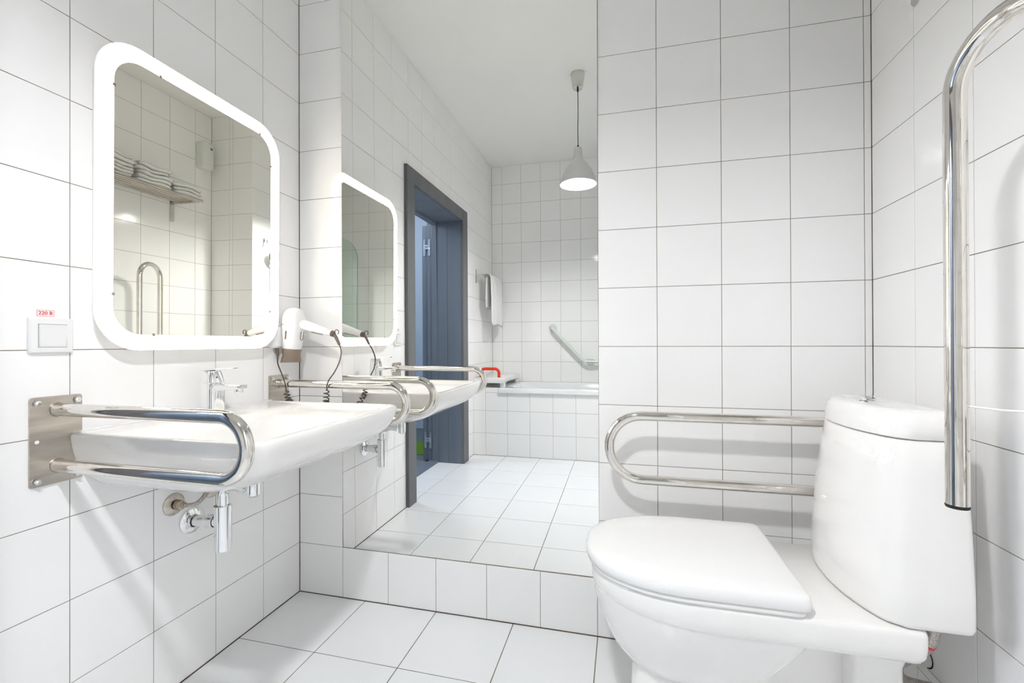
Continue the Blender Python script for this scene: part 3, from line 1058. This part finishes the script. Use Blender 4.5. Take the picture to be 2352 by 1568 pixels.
add_box(bm, (-.299, -1.945, 0.0), (-.257, -1.905, 2.03), .002)
finish('door_jamb', bm, DOORB, t, smooth=False)
bm = bmesh.new()
add_box(bm, (-.29, -1.905, -.004), (-.205, -1.03, .010), .002)
finish('threshold', bm, DOORB, t, smooth=False)
bm = bmesh.new()
add_box(bm, (-.347, -2.76, .012), (-.303, -1.914, 1.985), .002)
leaf = finish('door_leaf', bm, DOORB, t, smooth=False)
for z in (.183, 1.80):
    bm = bmesh.new()
    for yy, xx in ((-1.914, -.325), (-1.905, -.277)):
        out = rrect(xx - .011, z - .072, xx + .011, z + .072, .0105, 6)
        add_loft(bm, [[Vector((p[0], yy + e, p[1])) for p in out] for e in (0, .003)])
    for zz in (-.010, .010):
        add_box(bm, (-.325, -1.913, z + zz - .008), (-.277, -1.899, z + zz + .008), .002)
    finish('hinge', bm, CHROME, t, smooth=False)

# corridor outside the door
bm = bmesh.new()
add_box(bm, (-1.75, -3.2, -.06), (-.222, .1, -.002))
struct(finish('floor_corridor', bm, CARPET, smooth=False))
bm = bmesh.new()
add_box(bm, (-1.85, -3.2, -.06), (-1.75, .1, 2.6))
add_box(bm, (-1.85, -3.3, -.06), (-.221, -3.2, 2.6))
add_box(bm, (-1.85, .1, -.06), (-.221, .2, 2.6))
struct(finish('wall_corridor', bm, CORR, smooth=False))
bm = bmesh.new()
add_box(bm, (-1.85, -3.3, 2.6), (-.221, .2, 2.68))
struct(finish('ceiling_corridor', bm, PAINT, smooth=False))
bm = bmesh.new()
add_box(bm, (-1.2, -2.58, -.0015), (-.40, -2.1, .0035), .001)
tag(finish('green_carpet_runner', bm, GREEN, smooth=False), 'green carpet patch on the corridor floor beyond the open door', 'carpet')

# ------------------------------------------------------------ bathtub
t = thing('bathtub', 'white bathtub behind the tiled apron at the far wall', 'bathtub', (1.1, -2.5, .6))
bm = bmesh.new()
X0, X1, Y0, Y1 = .237, 1.95, YF + .002, -2.192


def zr(x0, y0, x1, y1, r, z):
    return [Vector((p[0], p[1], z)) for p in rrect(x0, y0, x1, y1, r, 8)]


add_loft(bm, [zr(X0, Y0, X1, Y1, .006, .557), zr(X0, Y0, X1, Y1, .006, .592), zr(X0 + .004, Y0, X1, Y1 - .004, .006, .5985), zr(X0 + .008, Y0, X1, Y1 - .008, .01, .600),
              zr(X0 + .09, Y0 + .06, X1 - .07, Y1 - .055, .1, .599), zr(X0 + .10, Y0 + .07, X1 - .08, Y1 - .066, .1, .59), zr(X0 + .14, Y0 + .09, X1 - .10, Y1 - .085, .12, .45),
              zr(X0 + .24, Y0 + .12, X1 - .14, Y1 - .115, .12, .25), zr(X0 + .30, Y0 + .17, X1 - .2, Y1 - .165, .1, .215)], cap0=False)
finish('tub_shell', bm, TUBM, t, angle=50)
bm = bmesh.new()
add_lathe(bm, [(0, 0), (.03, 0), (.03, .006), (0, .008)], (1.62, -2.52, .215), (0, 0, 1), 24)
finish('drain', bm, CHROME, t)

t = thing('bath_board', 'white plastic bath seat board with a red grip lying across the bathtub end', 'bath seat', (.22, -2.5, .6))
bm = bmesh.new()
out = []
N = 20
brd = []
for f_ in [i / 10 for i in range(11)]:
    y = -2.21 - .60 * f_
    hw = .142 - .03 * math.sin(PI * min(1, f_ * 1.1)) * .8
    xc_ = .148
    brd.append([(xc_ - hw, y), (xc_ + hw, y)])
L = [p[0] for p in brd]
Rr = [p[1] for p in brd]
outl = L + Rr[::-1]
cx_, cy_ = .148, -2.51
rings = []
for z, s in ((.638, .97), (.642, 1.0), (.672, 1.0), (.680, .985), (.683, .95)):
    rings.append([Vector((cx_ + (p[0] - cx_) * s, cy_ + (p[1] - cy_) * s, z)) for p in outl])
add_loft(bm, rings)
finish('board', bm, WPL, t, angle=45)
for x in (.035, .262):
    for y in (-2.25, -2.77):
        bm = bmesh.new()
        add_lathe(bm, [(.024, .6015), (.026, .61), (.028, .645)], (x, y, 0), (0, 0, 1), 20)
        finish('leg', bm, WPL, t)
bm = bmesh.new()
gy = -2.30
add_tube(bm, [(.045, gy, .68), (.045, gy, .715)] + arc_pts((.085, gy, .72), (-1, 0, 0), (0, 0, 1), .04, 0, 90, 8) + arc_pts((.175, gy, .72), (0, 0, 1), (1, 0, 0), .04, 0, 90, 8) + [(.215, gy, .70), (.215, gy, .68)], .0135, 16)
finish('grip', bm, REDP, t)
bm = bmesh.new()
bm.free()
for q in range(4):
    x = .07 + q * .045
    for y in (-2.42, -2.60):
        bm = bmesh.new()
        add_box(bm, (x - .011, y, .6828), (x + .011, y + .01, .6840), .0003)
        finish('drain_slot', bm, ALU, t, smooth=False)

# grab rail on the rear wall over the tub
t = thing('bath_grab_rail', 'pale angled grab rail on the tiled wall above the bathtub', 'grab rail', (1.0, YF, .9))
yr = YF + .06
bm = bmesh.new()
P0, P1 = Vector((.625, yr, 1.135)), Vector((.925, yr, .817))
add_tube(bm, [(P0.x, YF + .004, P0.z), (P0.x, yr - .02, P0.z), P0 + Vector((.008, 0, -.008)), P0.lerp(P1, .3), P0.lerp(P1, .6), P0.lerp(P1, .93), Vector((.945, yr, .806)), Vector((1.0, yr, .805)), (1.30, yr, .805), (1.345, yr - .01, .805), (1.36, yr - .03, .805), (1.36, YF + .004, .805)], .0165, 20)
finish('tube', bm, MINTP, t, angle=70)
for x, z in ((P0.x, P0.z), (1.36, .805), (.992, .805)):
    bm = bmesh.new()
    add_lathe(bm, [(.040, .0005), (.039, .006), (.030, .010), (.018, .012)], (x, YF, z), (0, 1, 0), 28)
    finish('flange', bm, MINTP, t)
bm = bmesh.new()
add_tube(bm, [(.958, yr, .805), (1.03, yr, .805)], .0205, 24)
add_tube(bm, [(.992, YF + .004, .805), (.992, yr, .805)], .010, 14)
finish('clamp', bm, ALU, t, angle=30)

# ------------------------------------------------------------ towel rail with towel by the bathtub
t = thing('towel_rail', 'steel double towel rail on the wall between the door and the bathtub', 'towel rail', (0, -2.3, 1.6))
for y in (-2.305, -2.765):
    bm = bmesh.new()
    add_box(bm, (.0005, y - .012, 1.54), (.004, y + .012, 1.665), .001)
    add_box(bm, (.004, y - .004, 1.592), (.118, y + .004, 1.618), .0015)
    finish('bracket', bm, ALU, t, smooth=False)
bm = bmesh.new()
for x in (.060, .108):
    add_tube(bm, [(x, -2.302, 1.604), (x, -2.768, 1.604)], .0065, 12)
finish('bar', bm, ALU, t)

bm = bmesh.new()
N = 26
sec = []
for i in range(N + 1):
    f_ = i / N
    y = -2.335 - .395 * f_
    wv = .008 * math.sin(f_ * 19) + .004 * math.sin(f_ * 43)
    prof = [(.088, 1.30), (.090, 1.50), (.094, 1.606), (.101, 1.6155), (.110, 1.619), (.120, 1.615), (.126, 1.60), (.130 + wv * .5, 1.48), (.134 + wv, 1.33), (.134 + wv, 1.145 - .01 * math.sin(f_ * 9))]
    th = .007
    back = [(x - th if z > 1.605 or x > .11 else x + th, z if z < 1.6 else z - .006) for x, z in prof[::-1]]
    # inner skin kept clear of the bar
    sec.append([Vector((x, y, z)) for x, z in prof])
vs = [[bm.verts.new(p) for p in s] for s in sec]
for a, b in zip(vs, vs[1:]):
    for k in range(len(a) - 1):
        bm.faces.new((a[k], a[k + 1], b[k + 1], b[k]))
o = tag(finish('hanging_towel', bm, TOWEL, angle=80), 'white towel draped over the towel rail by the bathtub', 'towel')
sm = o.modifiers.new('s', 'SOLIDIFY')
sm.thickness = .010
sm.offset = 1
ss = o.modifiers.new('u', 'SUBSURF')
ss.levels = ss.render_levels = 1

# ------------------------------------------------------------ glass screen on the tub
bm = bmesh.new()
out = [(1.258, .602), (1.258, 1.78)] + [(1.258 + .22 - .22 * math.cos(math.radians(a)), 1.78 + .22 * math.sin(math.radians(a))) for a in range(10, 91, 8)] + [(1.618, 2.0), (1.618, .602)]
add_loft(bm, [[Vector((p[0], y, p[1])) for p in out] for y in (-2.246, -2.240)])
tag(finish('bath_screen', bm, GLASS, smooth=False), 'greenish glass screen with a rounded top corner standing on the bathtub rim', 'glass screen')
